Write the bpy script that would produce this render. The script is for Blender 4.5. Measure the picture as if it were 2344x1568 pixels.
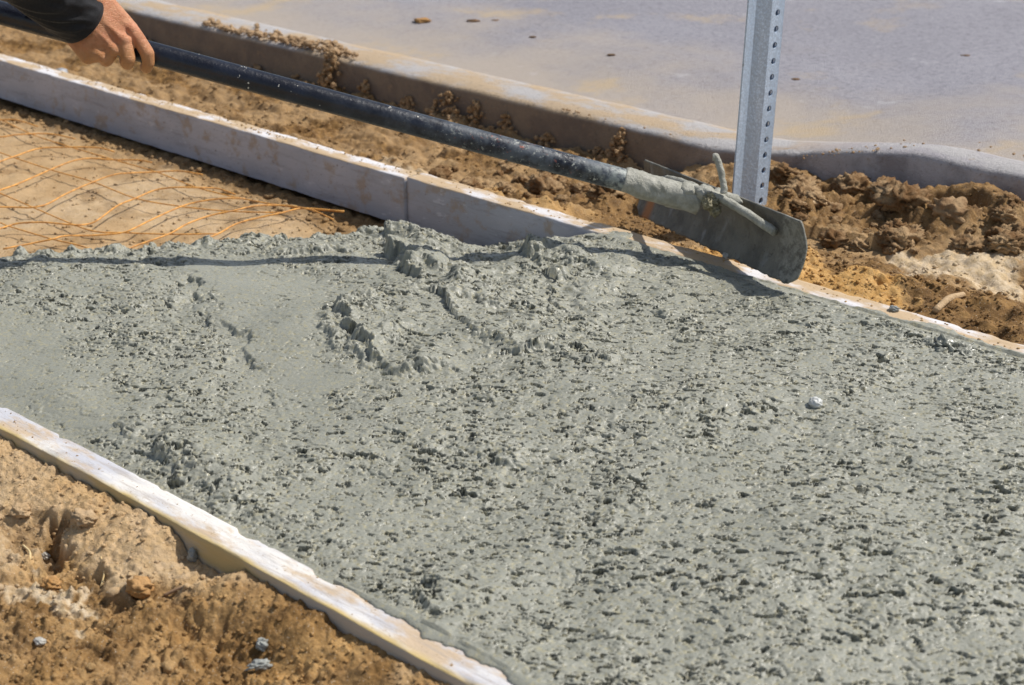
import bpy, bmesh, math, random
import numpy as np
from mathutils import Vector, Matrix
from mathutils.bvhtree import BVHTree
R = math.radians
for o in list(bpy.data.objects): bpy.data.objects.remove(o)
SC = bpy.context.scene; COL = SC.collection
rnd = random.Random(7)

# ------------------------------------------------------------------ camera
PITCH, AZ, CAM_H, FPX = R(23), R(47.4), 0.85, 3774.0
d0 = np.array([-math.cos(AZ), math.sin(AZ), 0])
FW = np.array([d0[0]*math.cos(PITCH), d0[1]*math.cos(PITCH), -math.sin(PITCH)])
RT = np.array([d0[1], -d0[0], 0]); UP = np.cross(RT, FW); CAM = np.array([0, 0, CAM_H])
cd = bpy.data.cameras.new('camera'); cam = bpy.data.objects.new('camera', cd); COL.objects.link(cam)
cam.matrix_world = Matrix(((RT[0], UP[0], -FW[0], 0), (RT[1], UP[1], -FW[1], 0), (RT[2], UP[2], -FW[2], CAM_H), (0, 0, 0, 1)))
cd.sensor_width = 36; cd.lens = FPX/2343*36; cd.clip_start = .05; cd.clip_end = 1000
cd.dof.use_dof = True; cd.dof.focus_distance = 2.12; cd.dof.aperture_fstop = 9.0
SC.camera = cam

# ------------------------------------------------------------------ world, sun, exposure
SUN_EL, SUN_AZ = R(54), R(57)
w = bpy.data.worlds.new('World'); SC.world = w; w.use_nodes = True
nt = w.node_tree; bg = nt.nodes['Background']; sky = nt.nodes.new('ShaderNodeTexSky')
sky.sky_type = 'NISHITA'; sky.sun_disc = False; sky.sun_elevation = SUN_EL; sky.sun_rotation = R(90)-SUN_AZ
hs = nt.nodes.new('ShaderNodeHueSaturation'); hs.inputs['Saturation'].default_value = .72
nt.links.new(sky.outputs[0], hs.inputs['Color']); nt.links.new(hs.outputs[0], bg.inputs[0]); bg.inputs[1].default_value = .115
sl = bpy.data.lights.new('sun', 'SUN'); sun = bpy.data.objects.new('sun', sl); COL.objects.link(sun)
sl.energy = 4.4; sl.angle = R(.6); sl.color = (1, .955, .89)
sv = Vector((math.cos(SUN_EL)*math.cos(SUN_AZ), math.cos(SUN_EL)*math.sin(SUN_AZ), math.sin(SUN_EL)))
sun.rotation_euler = sv.to_track_quat('Z', 'Y').to_euler(); sun.location = sv*5
SC.view_settings.view_transform = 'Standard'; SC.view_settings.look = 'None'
SC.view_settings.exposure = .05; SC.view_settings.gamma = 1
SC.render.engine = 'CYCLES'

# ------------------------------------------------------------------ measuring helpers
def ray(x, y): return FW+RT*(x-1171.5)/FPX+UP*(784-y)/FPX
def G(x, y, z=0.):                     # where a measured sight line meets the level z
    v = ray(x, y); return CAM+v*(z-CAM_H)/v[2]
def D(x, y, Z): return CAM+ray(x, y)*Z

# ------------------------------------------------------------------ noise
_T = {}
def _tab(s):
    if s not in _T:
        g = np.random.default_rng(s+1000); a = g.random(65536)*2*math.pi
        _T[s] = (np.cos(a).astype(np.float32)*1.5, np.sin(a).astype(np.float32)*1.5)
    return _T[s]
def _tab2(s):
    k = ('w', s)
    if k not in _T: _T[k] = np.random.default_rng(s+5000).random((4, 65536)).astype(np.float32)
    return _T[k]
def gn(x, y, s=0):
    x, y = np.broadcast_arrays(np.asarray(x, np.float32), np.asarray(y, np.float32))
    ix = np.floor(x); iy = np.floor(y); fx = x-ix; fy = y-iy; C, S = _tab(s)
    i0 = ix.astype(np.int32) & 255; j0 = (iy.astype(np.int32) & 255) << 8; i1 = (i0+1) & 255; j1 = (j0+256) & 65535
    u = fx*fx*fx*(fx*(fx*6-15)+10); v = fy*fy*fy*(fy*(fy*6-15)+10)
    k = j0 | i0; a = C[k]*fx+S[k]*fy; k = j0 | i1; b = C[k]*(fx-1)+S[k]*fy
    k = j1 | i0; c = C[k]*fx+S[k]*(fy-1); k = j1 | i1; d = C[k]*(fx-1)+S[k]*(fy-1)
    a = a+u*(b-a); c = c+u*(d-c); return a+v*(c-a)
def fbm(x, y, s=0, o=4, g=.5):
    r = 0; a = 1
    for i in range(o): r = r+a*gn(x*2**i+i*17.3, y*2**i-i*9.1, s+i*11); a *= g
    return r
def worley(x, y, s=0, vec=False):
    x, y = np.broadcast_arrays(np.asarray(x, np.float32), np.asarray(y, np.float32))
    ix = np.floor(x); iy = np.floor(y); A, B, I, J = _tab2(s); F1 = np.full(x.shape, 9., np.float32); K_ = np.zeros(x.shape, np.int32)
    OX = np.zeros(x.shape, np.float32); OY = np.zeros(x.shape, np.float32)
    for dx in (-1, 0, 1):
        for dy in (-1, 0, 1):
            k = (((iy.astype(np.int32)+dy) & 255) << 8) | ((ix.astype(np.int32)+dx) & 255)
            ox = x-(ix+dx+A[k]); oy = y-(iy+dy+B[k]); d = ox*ox+oy*oy; m = d < F1
            F1 = np.where(m, d, F1); K_ = np.where(m, k, K_)
            if vec: OX = np.where(m, ox, OX); OY = np.where(m, oy, OY)
    if vec: return OX, OY, I[K_], J[K_]
    return np.sqrt(F1), None, I[K_]
def chips(x, y, sc, tilt, seed, dens):
    ox, oy, i, j = worley(x/sc, y/sc, seed, True); a = j*2*math.pi
    return np.where(i < dens, sc*tilt*(.3+.7*((i*97.3) % 1))*(ox*np.cos(a)+oy*np.sin(a))+sc*tilt*.25*(((i*53.7) % 1)-.5), 0)
def ss(a, b, x):
    t = np.clip((x-a)/(b-a), 0, 1); return t*t*(3-2*t)
def sdist(P, X, Y):
    """distance to a polyline, positive on its right-hand side when walking along it"""
    best = np.full(X.shape, 1e9); sg = np.ones(X.shape)
    for (ax, ay), (bx, by) in zip(P[:-1], P[1:]):
        ex, ey = bx-ax, by-ay; L = ex*ex+ey*ey+1e-12
        t = np.clip(((X-ax)*ex+(Y-ay)*ey)/L, 0, 1); qx = X-ax-t*ex; qy = Y-ay-t*ey
        d = np.hypot(qx, qy); c = np.where(ex*(Y-ay)-ey*(X-ax) < 0, 1., -1.)
        m = d < best; best = np.where(m, d, best); sg = np.where(m, c, sg)
    return best*sg, best
def inside(P, X, Y, soft, z=0., wob=0., ws=.03, seed=3):
    """soft mask of a patch whose outline was measured on the photograph"""
    Q = [tuple(G(px, py, z)[:2]) for px, py in P]; Q.append(Q[0])
    Xw = X+wob*fbm(X/ws, Y/ws, seed, 3); Yw = Y+wob*fbm(X/ws+7, Y/ws+3, seed+1, 3)
    _, d = sdist(Q, Xw, Yw); c = np.zeros(X.shape, bool)
    for (ax, ay), (bx, by) in zip(Q[:-1], Q[1:]):
        c ^= ((ay > Yw) != (by > Yw)) & (Xw < (bx-ax)*(Yw-ay)/(by-ay+1e-12)+ax)
    return ss(-soft, soft, np.where(c, d, -d))

# ------------------------------------------------------------------ object helpers
def tag(o, label=None, cat=None, group=None, kind=None):
    if label: o['label'] = label
    if cat: o['category'] = cat
    if group: o['group'] = group
    if kind: o['kind'] = kind
    return o
def link(name, me, mat=None, parent=None, smooth=True):
    o = bpy.data.objects.new(name, me); COL.objects.link(o)
    if mat: me.materials.append(mat)
    if smooth and len(me.polygons): me.polygons.foreach_set('use_smooth', [True]*len(me.polygons))
    if parent: o.parent = parent
    return o
def bobj(name, bm, mat=None, parent=None, smooth=True):
    me = bpy.data.meshes.new(name); bm.normal_update(); bm.to_mesh(me); bm.free()
    return link(name, me, mat, parent, smooth)
def empty(name, loc, **k):
    o = bpy.data.objects.new(name, None); COL.objects.link(o); o.location = loc; o.empty_display_size = .05
    return tag(o, **k)
def keep(o, parent):                    # parent without moving
    o.parent = parent; o.matrix_parent_inverse = Matrix.Translation(parent.location).inverted(); return o
def grid(name, X, Y, Z, mat, attrs=None, parent=None, closed=False):
    ny, nx = X.shape; co = np.stack([X, Y, Z], -1).reshape(-1, 3).astype(np.float32)
    i = np.arange(ny*nx).reshape(ny, nx)
    if closed: i = np.concatenate([i, i[:, :1]], 1)
    q = np.stack([i[:-1, :-1], i[:-1, 1:], i[1:, 1:], i[1:, :-1]], -1).reshape(-1, 4)
    me = bpy.data.meshes.new(name); me.vertices.add(len(co)); me.vertices.foreach_set('co', co.ravel())
    me.loops.add(q.size); me.loops.foreach_set('vertex_index', q.ravel().astype(np.int32))
    me.polygons.add(len(q)); me.polygons.foreach_set('loop_start', np.arange(0, q.size, 4, dtype=np.int32))
    me.polygons.foreach_set('loop_total', np.full(len(q), 4, np.int32)); me.update(calc_edges=True)
    for k, v in (attrs or {}).items():
        me.attributes.new(k, 'FLOAT', 'POINT').data.foreach_set('value', np.asarray(v, np.float32).ravel())
    me.validate()
    return link(name, me, mat, parent)
def tube(bm, pts, rad, seg=10, cap=True):
    pts = [Vector(p) for p in pts]; n = len(pts); rings = []
    if not hasattr(rad, '__len__'): rad = [rad]*n
    t0 = (pts[1]-pts[0]).normalized(); a = t0.orthogonal().normalized()
    for i, p in enumerate(pts):
        t = (pts[min(i+1, n-1)]-pts[max(i-1, 0)]).normalized(); a = (a-t*a.dot(t)).normalized(); b = t.cross(a)
        rings.append([bm.verts.new(p+(a*math.cos(2*math.pi*k/seg)+b*math.sin(2*math.pi*k/seg))*rad[i]) for k in range(seg)])
    for r0, r1 in zip(rings[:-1], rings[1:]):
        for k in range(seg): bm.faces.new((r0[k], r0[(k+1) % seg], r1[(k+1) % seg], r1[k]))
    if cap: bm.faces.new(rings[0][::-1]); bm.faces.new(rings[-1])
def smooth_path(P, n):
    P = [np.array(p, float) for p in P]; out = []
    Q = [2*P[0]-P[1]]+P+[2*P[-1]-P[-2]]
    for i in range(1, len(Q)-2):
        for k in range(n):
            t = k/n; a, b, c, d = Q[i-1], Q[i], Q[i+1], Q[i+2]
            out.append(.5*((2*b)+(c-a)*t+(2*a-5*b+4*c-d)*t*t+(3*b-a-3*c+d)*t**3))
    return out+[P[-1]]
def blob(bm, c, s, rz=0, seed=0, sub=3, rough=.22, freq=1.6, tilt=(0, 0)):
    """an irregular lump: noisy icosphere scaled to s"""
    g = bmesh.ops.create_icosphere(bm, subdivisions=sub, radius=1)['verts']
    P = np.array([v.co[:] for v in g])
    n = fbm(P[:, 0]*freq+seed*3.7, P[:, 1]*freq+P[:, 2]*1.3*freq+seed, seed, 3)+.5*gn(P[:, 2]*freq*2+seed, P[:, 0]*2*freq, seed+4)
    P = P*(1+rough*n)[:, None]*np.array(s)
    M = Matrix.Rotation(rz, 3, 'Z') @ Matrix.Rotation(tilt[0], 3, 'X') @ Matrix.Rotation(tilt[1], 3, 'Y')
    for v, p in zip(g, P): v.co = Vector(c)+M @ Vector(p)

# ------------------------------------------------------------------ materials
class NT:
    def __init__(s, name):
        s.m = bpy.data.materials.new(name); s.m.use_nodes = True; s.t = s.m.node_tree
        s.b = s.t.nodes['Principled BSDF']; s.pos = s.n('ShaderNodeNewGeometry').outputs['Position']
    def n(s, k, **a):
        o = s.t.nodes.new(k)
        for x, y in a.items(): setattr(o, x, y)
        return o
    def set(s, inp, v):
        if hasattr(v, 'is_output'): s.t.links.new(v, inp)
        else: inp.default_value = v
    def noise(s, scale, detail=4, rough=.55, dist=0, off=0, stretch=None, seed3=None):
        v = s.pos
        if stretch or off:
            mp = s.n('ShaderNodeMapping'); s.set(mp.inputs[0], v)
            mp.inputs['Location'].default_value = (off, off*.7, off*.3)
            if stretch: mp.inputs['Scale'].default_value = stretch
            v = mp.outputs[0]
        o = s.n('ShaderNodeTexNoise'); s.set(o.inputs['Vector'], v); o.inputs['Scale'].default_value = scale
        o.inputs['Detail'].default_value = detail; o.inputs['Roughness'].default_value = rough; o.inputs['Distortion'].default_value = dist
        return o.outputs[0]
    def vor(s, scale, feat='F1'):
        o = s.n('ShaderNodeTexVoronoi', feature=feat); s.set(o.inputs['Vector'], s.pos); o.inputs['Scale'].default_value = scale
        return o.outputs[0]
    def ramp(s, f, a, b, lo=0., hi=1.):
        o = s.n('ShaderNodeMapRange', interpolation_type='SMOOTHSTEP'); s.set(o.inputs[0], f)
        for i, v in enumerate((a, b, lo, hi)): o.inputs[i+1].default_value = v
        return o.outputs[0]
    def mix(s, f, a, b):
        o = s.n('ShaderNodeMix', data_type='RGBA'); s.set(o.inputs[0], f)
        for i, v in ((6, a), (7, b)): s.set(o.inputs[i], v if hasattr(v, 'is_output') else (*v, 1))
        return o.outputs[2]
    def math(s, op, a, b=0., c=None):
        o = s.n('ShaderNodeMath', operation=op); s.set(o.inputs[0], a); s.set(o.inputs[1], b)
        if c is not None: s.set(o.inputs[2], c)
        return o.outputs[0]
    def attr(s, name): return s.n('ShaderNodeAttribute', attribute_name=name).outputs['Fac']
    def bump(s, h, dist, strength=1., prev=None):
        o = s.n('ShaderNodeBump'); s.set(o.inputs['Height'], h); o.inputs['Distance'].default_value = dist
        o.inputs['Strength'].default_value = strength
        if prev: s.set(o.inputs['Normal'], prev)
        return o.outputs[0]
    def out(s, col, rough, nrm=None, spec=.5, metal=0.):
        s.set(s.b.inputs['Base Color'], col if hasattr(col, 'is_output') else (*col, 1)); s.set(s.b.inputs['Roughness'], rough)
        s.set(s.b.inputs['Specular IOR Level'], spec); s.set(s.b.inputs['Metallic'], metal)
        if nrm: s.set(s.b.inputs['Normal'], nrm)
        return s.m

def mat_concrete(name='wet_concrete'):
    m = NT(name)
    c = m.mix(m.ramp(m.noise(9, 3), .3, .7), (.250, .251, .204), (.286, .285, .234))
    c = m.mix(m.ramp(m.noise(160, 3, .7), .5, .68), c, (.33, .305, .20))
    c = m.mix(m.ramp(m.noise(420, 2, .7, off=3), .58, .72, 0, .8), c, (.14, .14, .11))
    r = m.ramp(m.noise(220, 3, .6, off=5), .38, .60, .25, .55)
    n = m.bump(m.noise(330, 4, .65), .0008, .8); n = m.bump(m.noise(1100, 2, .7, off=9), .0004, .8, n)
    return m.out(c, r, n, .55)
def mat_soil(name):
    m = NT(name); moist = m.attr('moist'); orange = m.attr('orange'); pale = m.attr('pale')
    a = m.mix(m.ramp(m.noise(14, 4), .3, .7), (.400, .268, .140), (.520, .365, .205))
    a = m.mix(orange, a, m.mix(m.ramp(m.noise(60, 4), .3, .7), (.50, .275, .085), (.66, .41, .16)))
    a = m.mix(pale, a, m.mix(m.ramp(m.noise(90, 3), .35, .65), (.60, .46, .28), (.68, .56, .40)))
    a = m.mix(moist, a, m.mix(m.ramp(m.noise(50, 5, .65), .35, .68), (.130, .066, .020), (.310, .175, .060)))
    gr = m.noise(430, 3, .75, off=2)
    a = m.mix(m.ramp(gr, .56, .74), a, m.mix(.5, a, (.13, .07, .035)))
    a = m.mix(m.ramp(m.noise(520, 2, .7, off=8), .64, .74), a, (.66, .58, .46))
    a = m.mix(m.ramp(m.vor(900), .12, .05, 0, .55), a, (.05, .03, .02))
    n = m.bump(m.noise(260, 4, .7), .0030, .9); n = m.bump(m.noise(900, 2, .7), .0010, .8, n)
    return m.out(a, m.ramp(moist, 0, 1, .95, .8), n, .2)
def mat_plain(name, col, rough, col2=None, sc=60, bumpd=0, bsc=300, spec=.5, metal=0.):
    m = NT(name); c = col if col2 is None else m.mix(m.ramp(m.noise(sc, 4, .6), .35, .65), col, col2)
    return m.out(c, rough, m.bump(m.noise(bsc, 4, .65), bumpd) if bumpd else None, spec, metal)
def mat_board_front():
    m = NT('weathered_white_board')
    nz = m.n('ShaderNodeSeparateXYZ'); m.set(nz.inputs[0], m.n('ShaderNodeNewGeometry').outputs['Normal'])
    py = m.n('ShaderNodeSeparateXYZ'); m.set(py.inputs[0], m.pos)
    top = m.mix(m.ramp(m.noise(18, 5, .6, stretch=(.35, 1, 1)), .4, .62), (.52, .52, .55), (.72, .69, .64))
    top = m.mix(m.ramp(m.noise(26, 6, .7, off=4, stretch=(.35, 1, 1)), .46, .62, 0, .85), top, (.52, .38, .23))
    top = m.mix(m.ramp(m.noise(90, 5, .8, off=24, stretch=(.10, 1, 1)), .48, .66, 0, .55), top, (.36, .31, .27))
    top = m.mix(m.ramp(m.noise(240, 4, .75, off=7), .60, .70), top, (.30, .20, .11))
    edge = m.ramp(m.math('ADD', py.outputs[1], m.math('MULTIPLY', m.noise(20, 4, off=2), .012)), .8920, .8825)
    top = m.mix(edge, top, (.60, .45, .19))
    side = m.mix(m.ramp(m.noise(22, 4, off=6, stretch=(.3, 1, 1)), .4, .6), (.50, .38, .18), (.46, .41, .34))
    c = m.mix(m.ramp(nz.outputs[2], .3, .75), side, top)
    n = m.bump(m.noise(150, 5, .65, stretch=(.18, 1, 1)), .0014); n = m.bump(m.noise(600, 3, .7), .0005, .8, n)
    return m.out(c, .75, n, .3)
def mat_board_back():
    m = NT('weathered_grey_board')
    nz = m.n('ShaderNodeSeparateXYZ'); m.set(nz.inputs[0], m.n('ShaderNodeNewGeometry').outputs['Normal'])
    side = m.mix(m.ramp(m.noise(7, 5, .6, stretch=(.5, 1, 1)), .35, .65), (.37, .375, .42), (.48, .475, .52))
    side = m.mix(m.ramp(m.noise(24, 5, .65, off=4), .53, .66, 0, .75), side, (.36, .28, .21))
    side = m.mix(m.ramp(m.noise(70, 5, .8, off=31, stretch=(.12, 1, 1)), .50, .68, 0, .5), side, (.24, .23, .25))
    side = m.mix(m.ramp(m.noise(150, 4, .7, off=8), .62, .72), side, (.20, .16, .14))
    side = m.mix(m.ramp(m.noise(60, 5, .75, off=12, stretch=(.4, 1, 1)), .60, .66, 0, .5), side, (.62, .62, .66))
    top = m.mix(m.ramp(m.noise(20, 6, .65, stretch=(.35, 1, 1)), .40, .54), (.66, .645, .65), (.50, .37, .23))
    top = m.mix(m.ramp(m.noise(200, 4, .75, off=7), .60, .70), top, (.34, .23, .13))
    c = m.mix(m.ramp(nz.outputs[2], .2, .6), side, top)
    n = m.bump(m.noise(120, 5, .65, stretch=(.2, 1, 1)), .0012); n = m.bump(m.noise(420, 3, .7), .0005, .8, n)
    return m.out(c, .8, n, .3)
def mat_road():
    m = NT('road_asphalt'); sx = m.n('ShaderNodeSeparateXYZ'); m.set(sx.inputs[0], m.pos); y = sx.outputs[1]
    c = m.mix(m.ramp(m.noise(1.3, 4), .35, .65), (.300, .290, .318), (.36, .348, .378))
    c = m.mix(m.ramp(m.noise(70, 6, .9), .48, .62, 0, .75), c, (.17, .16, .185))
    c = m.mix(m.ramp(m.noise(95, 5, .9, off=33), .54, .64, 0, .8), c, (.46, .44, .47))
    c = m.mix(m.ramp(m.noise(520, 2, .8), .52, .68, 0, .85), c, (.15, .145, .165))
    c = m.mix(m.ramp(m.noise(640, 2, .8, off=3), .62, .74), c, (.50, .49, .52))
    yy = m.math('ADD', y, m.math('MULTIPLY', m.noise(3.2, 5, .6), 1.3))
    c = m.mix(m.ramp(yy, 3.80, 3.10, 0, .75), c, (.48, .40, .315))
    sp = m.noise(3.5, 5, .65, off=11, stretch=(1, .8, 1))
    sp = m.math('MULTIPLY', m.ramp(sp, .54, .68), m.ramp(y, 4.6, 2.9, 0, .55))
    c = m.mix(sp, c, (.56, .41, .22))
    c = m.mix(m.math('MULTIPLY', m.ramp(m.noise(9, 3, .6, off=21), .66, .78), .35), c, (.62, .60, .62))
    return m.out(c, .85, m.bump(m.noise(300, 3, .8), .004), .3)
def mat_kerb():
    m = NT('kerb_concrete')
    nz = m.n('ShaderNodeSeparateXYZ'); m.set(nz.inputs[0], m.n('ShaderNodeNewGeometry').outputs['Normal'])
    px = m.n('ShaderNodeSeparateXYZ'); m.set(px.inputs[0], m.pos)
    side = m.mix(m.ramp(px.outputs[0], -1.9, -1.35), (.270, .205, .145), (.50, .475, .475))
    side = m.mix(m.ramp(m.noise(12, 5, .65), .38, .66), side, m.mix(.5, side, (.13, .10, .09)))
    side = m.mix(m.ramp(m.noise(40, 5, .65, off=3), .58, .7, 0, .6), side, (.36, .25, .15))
    sand = m.mix(m.ramp(px.outputs[0], -1.75, -1.35), (.47, .355, .235), (.38, .355, .37))
    top = m.mix(m.ramp(m.noise(9, 5, .65, off=9, stretch=(.6, 1, 1)), .42, .58), sand, (.44, .42, .41))
    top = m.mix(m.ramp(m.noise(30, 5, .7, off=5), .60, .70, 0, .7), top, (.40, .27, .15))
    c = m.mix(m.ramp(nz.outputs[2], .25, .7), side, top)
    c = m.mix(m.ramp(m.noise(90, 6, .85, off=14), .54, .68, 0, .7), c, (.13, .105, .085))
    return m.out(c, .9, m.bump(m.noise(160, 5, .75), .004), .25)
M_CON = mat_concrete(); M_SOIL = mat_soil('soil')
M_LUMP = mat_plain('grey_mortar_lump', (.24, .25, .235), .55, (.34, .35, .32), 90, .0012, 350)

# ------------------------------------------------------------------ setting: far ground, road, kerb
bm = bmesh.new(); bmesh.ops.create_grid(bm, x_segments=8, y_segments=8, size=300)
for v in bm.verts: v.co.z = -.30
gm = NT('far_ground'); far = bobj('ground', bm, gm.out(gm.mix(gm.ramp(gm.noise(.6, 5), .35, .65), (.30, .21, .12), (.40, .30, .18)), .95, None, .2))
tag(far, kind='structure')

def kz(x): return .071*ss(-1.72, -1.24, x)                  # the kerb rises out of its dropped section
xs = np.concatenate([np.arange(-14, -4.6, .25), np.arange(-4.6, .4, .012), np.arange(.4, 12, .3)])
prof = [(0, -.30), (0, -.10), (.000, -.012), (.003, -.004), (.010, 0), (.05, .001), (.10, .0), (.128, -.003), (.134, -.012), (.140, -.03), (.150, -.055), (.152, -.30)]
Xk, _ = np.meshgrid(xs, range(len(prof))); Xk = Xk.astype(float)
PY = np.array([p[0] for p in prof])[:, None]; PZ = np.array([p[1] for p in prof])[:, None]
chip = np.clip(fbm(Xk/.07, Xk*0+.3, 41, 4), 0, 1)*.006
Yk = 2.40+np.where(PY > .04, PY-(PY-.04)*.52*ss(-1.75, -1.35, Xk), PY)+.0015*fbm(Xk/.2, PZ*9, 42, 3)+np.where(PY < .02, chip, 0)
Zk = np.where(PZ > -.09, PZ+kz(Xk), PZ)-np.where((PY < .012) & (PZ > -.02), chip*.6, 0)+.0012*fbm(Xk/.09, Yk/.05, 43, 3)
kerb = grid('kerb', Xk, Yk, Zk, mat_kerb()); tag(kerb, kind='structure')

xs = np.concatenate([np.arange(-40, -5, 1.), np.arange(-5, 2, .03), np.arange(2, 40, 1.)])
ys = np.concatenate([np.arange(2.545, 5, .03), np.arange(5, 40, 1.)])
Xr, Yr = np.meshgrid(xs, ys)
Yr = Yr-.058*ss(-1.75, -1.35, Xr)*ss(3.0, 2.56, Yr)
Zr = -.012+.9*kz(Xr)*ss(3.6, 2.5, Yr)+.004*fbm(Xr/.5, Yr/.5, 44, 3)+.016*ss(2.545, 2.9, Yr)
road = grid('road', Xr, Yr, Zr, mat_road()); tag(road, kind='structure')

# ------------------------------------------------------------------ setting: soil
def clods(X, Y, size, amp, seed, dens=.6, flat=.5):
    F1, F2, ID = worley(X/size+.25*gn(X/size*2, Y/size*2, seed), Y/size+.25*gn(X/size*2+5, Y/size*2, seed+1), seed)
    r = .35+.35*((ID*7.3) % 1)
    return amp*np.where(ID < dens, np.sqrt(np.clip(1-(F1/r)**2, 0, 1)), 0)*(.4+.6*((ID*13.7) % 1))

# between the forms: flat damp sand under the mesh
xs = np.arange(-4.5, -1.6, .004); ys = np.arange(.905, 1.8981, .004); X, Y = np.meshgrid(xs, ys)
Z = -.092+.004*fbm(X/.25, Y/.25, 51, 3)+.0016*fbm(X/.03, Y/.03, 52, 3)
damp_shade = ss(1.765, 1.85, Y+.02*fbm(X/.08, Y/.08, 58, 3)); Z += damp_shade*(.003*fbm(X/.03, Y/.03, 53, 4)+clods(X, Y, .02, .008, 54, .7))-.010*ss(1.83, 1.89, Y)*ss(-1.9, -2.1, X)
Z += clods(X, Y, .05, .004, 56, .12)
moist = np.clip(damp_shade*.9+.5*ss(.25, .6, fbm(X/.12, Y/.12, 55, 4)), 0, 1)  # strip below the back form darkened for damp soil and the form's shadow together
moist = np.maximum(moist, .8*inside([(330, 440), (930, 500), (930, 560), (780, 560), (700, 500)], X, Y, .02, -.09, .03))
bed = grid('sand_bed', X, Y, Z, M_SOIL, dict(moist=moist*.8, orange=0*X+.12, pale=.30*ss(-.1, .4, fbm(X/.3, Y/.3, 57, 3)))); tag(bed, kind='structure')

BED = (xs, ys, Z)
# verge between back form and kerb
xs = np.arange(-4.6, -.5, .0035); ys = np.arange(1.905, 2.3985, .0035); X, Y = np.meshgrid(xs, ys)
base = -.085+.085*ss(-1.95, -1.45, X)-.010*ss(2.0, 2.3, Y)
nearb = ss(2.03, 1.93, Y)
base = base*(1-nearb)+nearb*(-.040+.032*ss(-2.1, -1.75, X))
base += .016*ss(2.18, 2.36, Y)*ss(-1.4, -1.6, X)
base += .034*ss(-1.50, -1.05, X)*ss(2.12, 2.34, Y)
base += .020*np.exp(-((X+1.34)/.16)**2-((Y-2.02)/.10)**2)
Z = base+.016*fbm(X/.16, Y/.12, 61, 4)+.006*fbm(X/.035, Y/.035, 62, 3)
clod_m = np.clip(inside([(1180, 400), (1700, 430), (1800, 370), (2343, 430), (2343, 590), (2050, 600), (1850, 560), (1500, 560), (1000, 430)], X, Y, .03, -.03, .04), 0, 1)
rough = .35+.65*clod_m
Z += rough*(clods(X, Y, .11, .020, 63, .6)+clods(X+.3, Y, .055, .012, 64, .5)+clods(X, Y+.2, .024, .007, 65, .6)+.006*fbm(X/.012, Y/.012, 68, 3))*ss(2.42, 2.30, Y+.05*(1-clod_m))
Z += clods(X, Y, .012, .0035, 66, .6)
# soil thrown against the kerb face
for px, top, wd in ((735, .005, .045), (810, -.045, .05), (900, -.05, .06), (1000, -.030, .10), (1060, -.035, .07), (1120, -.045, .06), (1220, -.06, .07), (1350, -.06, .08), (1395, -.03, .05), (560, -.07, .08), (660, -.065, .07), (300, -.07, .09)):
    xx = G(px, 130+(px-700)*.24, 0)[0]
    hgt = top+.10; Z += .25*np.clip(hgt*np.exp(-((X-xx)/wd*1.3+.5*gn(Y/.05, X/.04, 71))**2)-(2.40-Y)*1.2, 0, .12)*(.7+.4*fbm(X/.018, Y/.018, 72, 3))
hx, hy = G(2175, 520, -.01)[:2]; ang = fbm(X/.03, Y/.03, 73, 3)*.02
dh = np.hypot((X-hx)/1.0+ang, (Y-hy)/.8); Z -= .075*ss(.065, .02, dh); Z += .02*np.exp(-((dh-.085)/.03)**2)
cap = np.interp(X, [-1.80, -1.66, -1.40, -1.17, -1.12], [.10, -.050, -.022, -.004, .10]); Z = np.where(Y < 2.13, np.minimum(Z, cap+.003*fbm(X/.02, Y/.02, 69, 3)), Z)
moist = .30+.22*ss(-1.9, -2.5, X)+.55*ss(-.2, .5, fbm(X/.2, Y/.10, 67, 4)); moist = np.maximum(moist, .85*clod_m)  # far left darkened for damp lumps and the shadows among them
light = inside([(730, 315), (1000, 350), (1150, 420), (1250, 470), (1000, 405), (800, 345)], X, Y, .02, -.04, .03)
lightR = inside([(2040, 575), (2343, 600), (2343, 700), (2280, 665), (2200, 645), (2100, 640), (2030, 620)], X, Y, .012, .0, .02)
orangeR = inside([(1840, 540), (1880, 600), (2060, 650), (2100, 745), (1800, 665), (1600, 600), (1300, 520), (1100, 450), (1500, 540)], X, Y, .012, .0, .02)
orangeL = inside([(1100, 420), (1250, 450), (1420, 500), (1640, 590), (1600, 600), (1300, 520), (1000, 425)], X, Y, .015, -.02, .03)
band = inside([(1870, 590), (2060, 600), (2110, 640), (2343, 690), (2400, 830), (2100, 745), (2060, 650), (1900, 620)], X, Y, .010, .0, .018)
moist = np.maximum(moist*(1-light)*(1-.9*lightR)*(1-.92*orangeR)*(1-.7*orangeL), band*.95)
Z += orangeR*(1-band)*(.005+.0030*fbm(X/.011, Y/.011, 74, 4)+clods(X, Y, .014, .005, 75, .5))
Z = np.minimum(Z, -.003+.30*np.clip(Y-1.930, 0, 1)+.003*fbm(X/.03, Y/.01, 70, 2)*ss(1.93, 1.94, Y))
pale = np.clip(.5*light+.85*lightR, 0, 1); orange = np.clip(.15+.85*orangeR+.5*orangeL+.25*lightR, 0, 1)
shadeL = ss(-1.9, -2.6, X)  # less orange at the far left, part of the same painted shade
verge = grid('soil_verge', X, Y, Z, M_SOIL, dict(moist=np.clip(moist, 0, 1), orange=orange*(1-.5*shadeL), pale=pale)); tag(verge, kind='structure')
VERGE = (xs, ys, Z)

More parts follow.
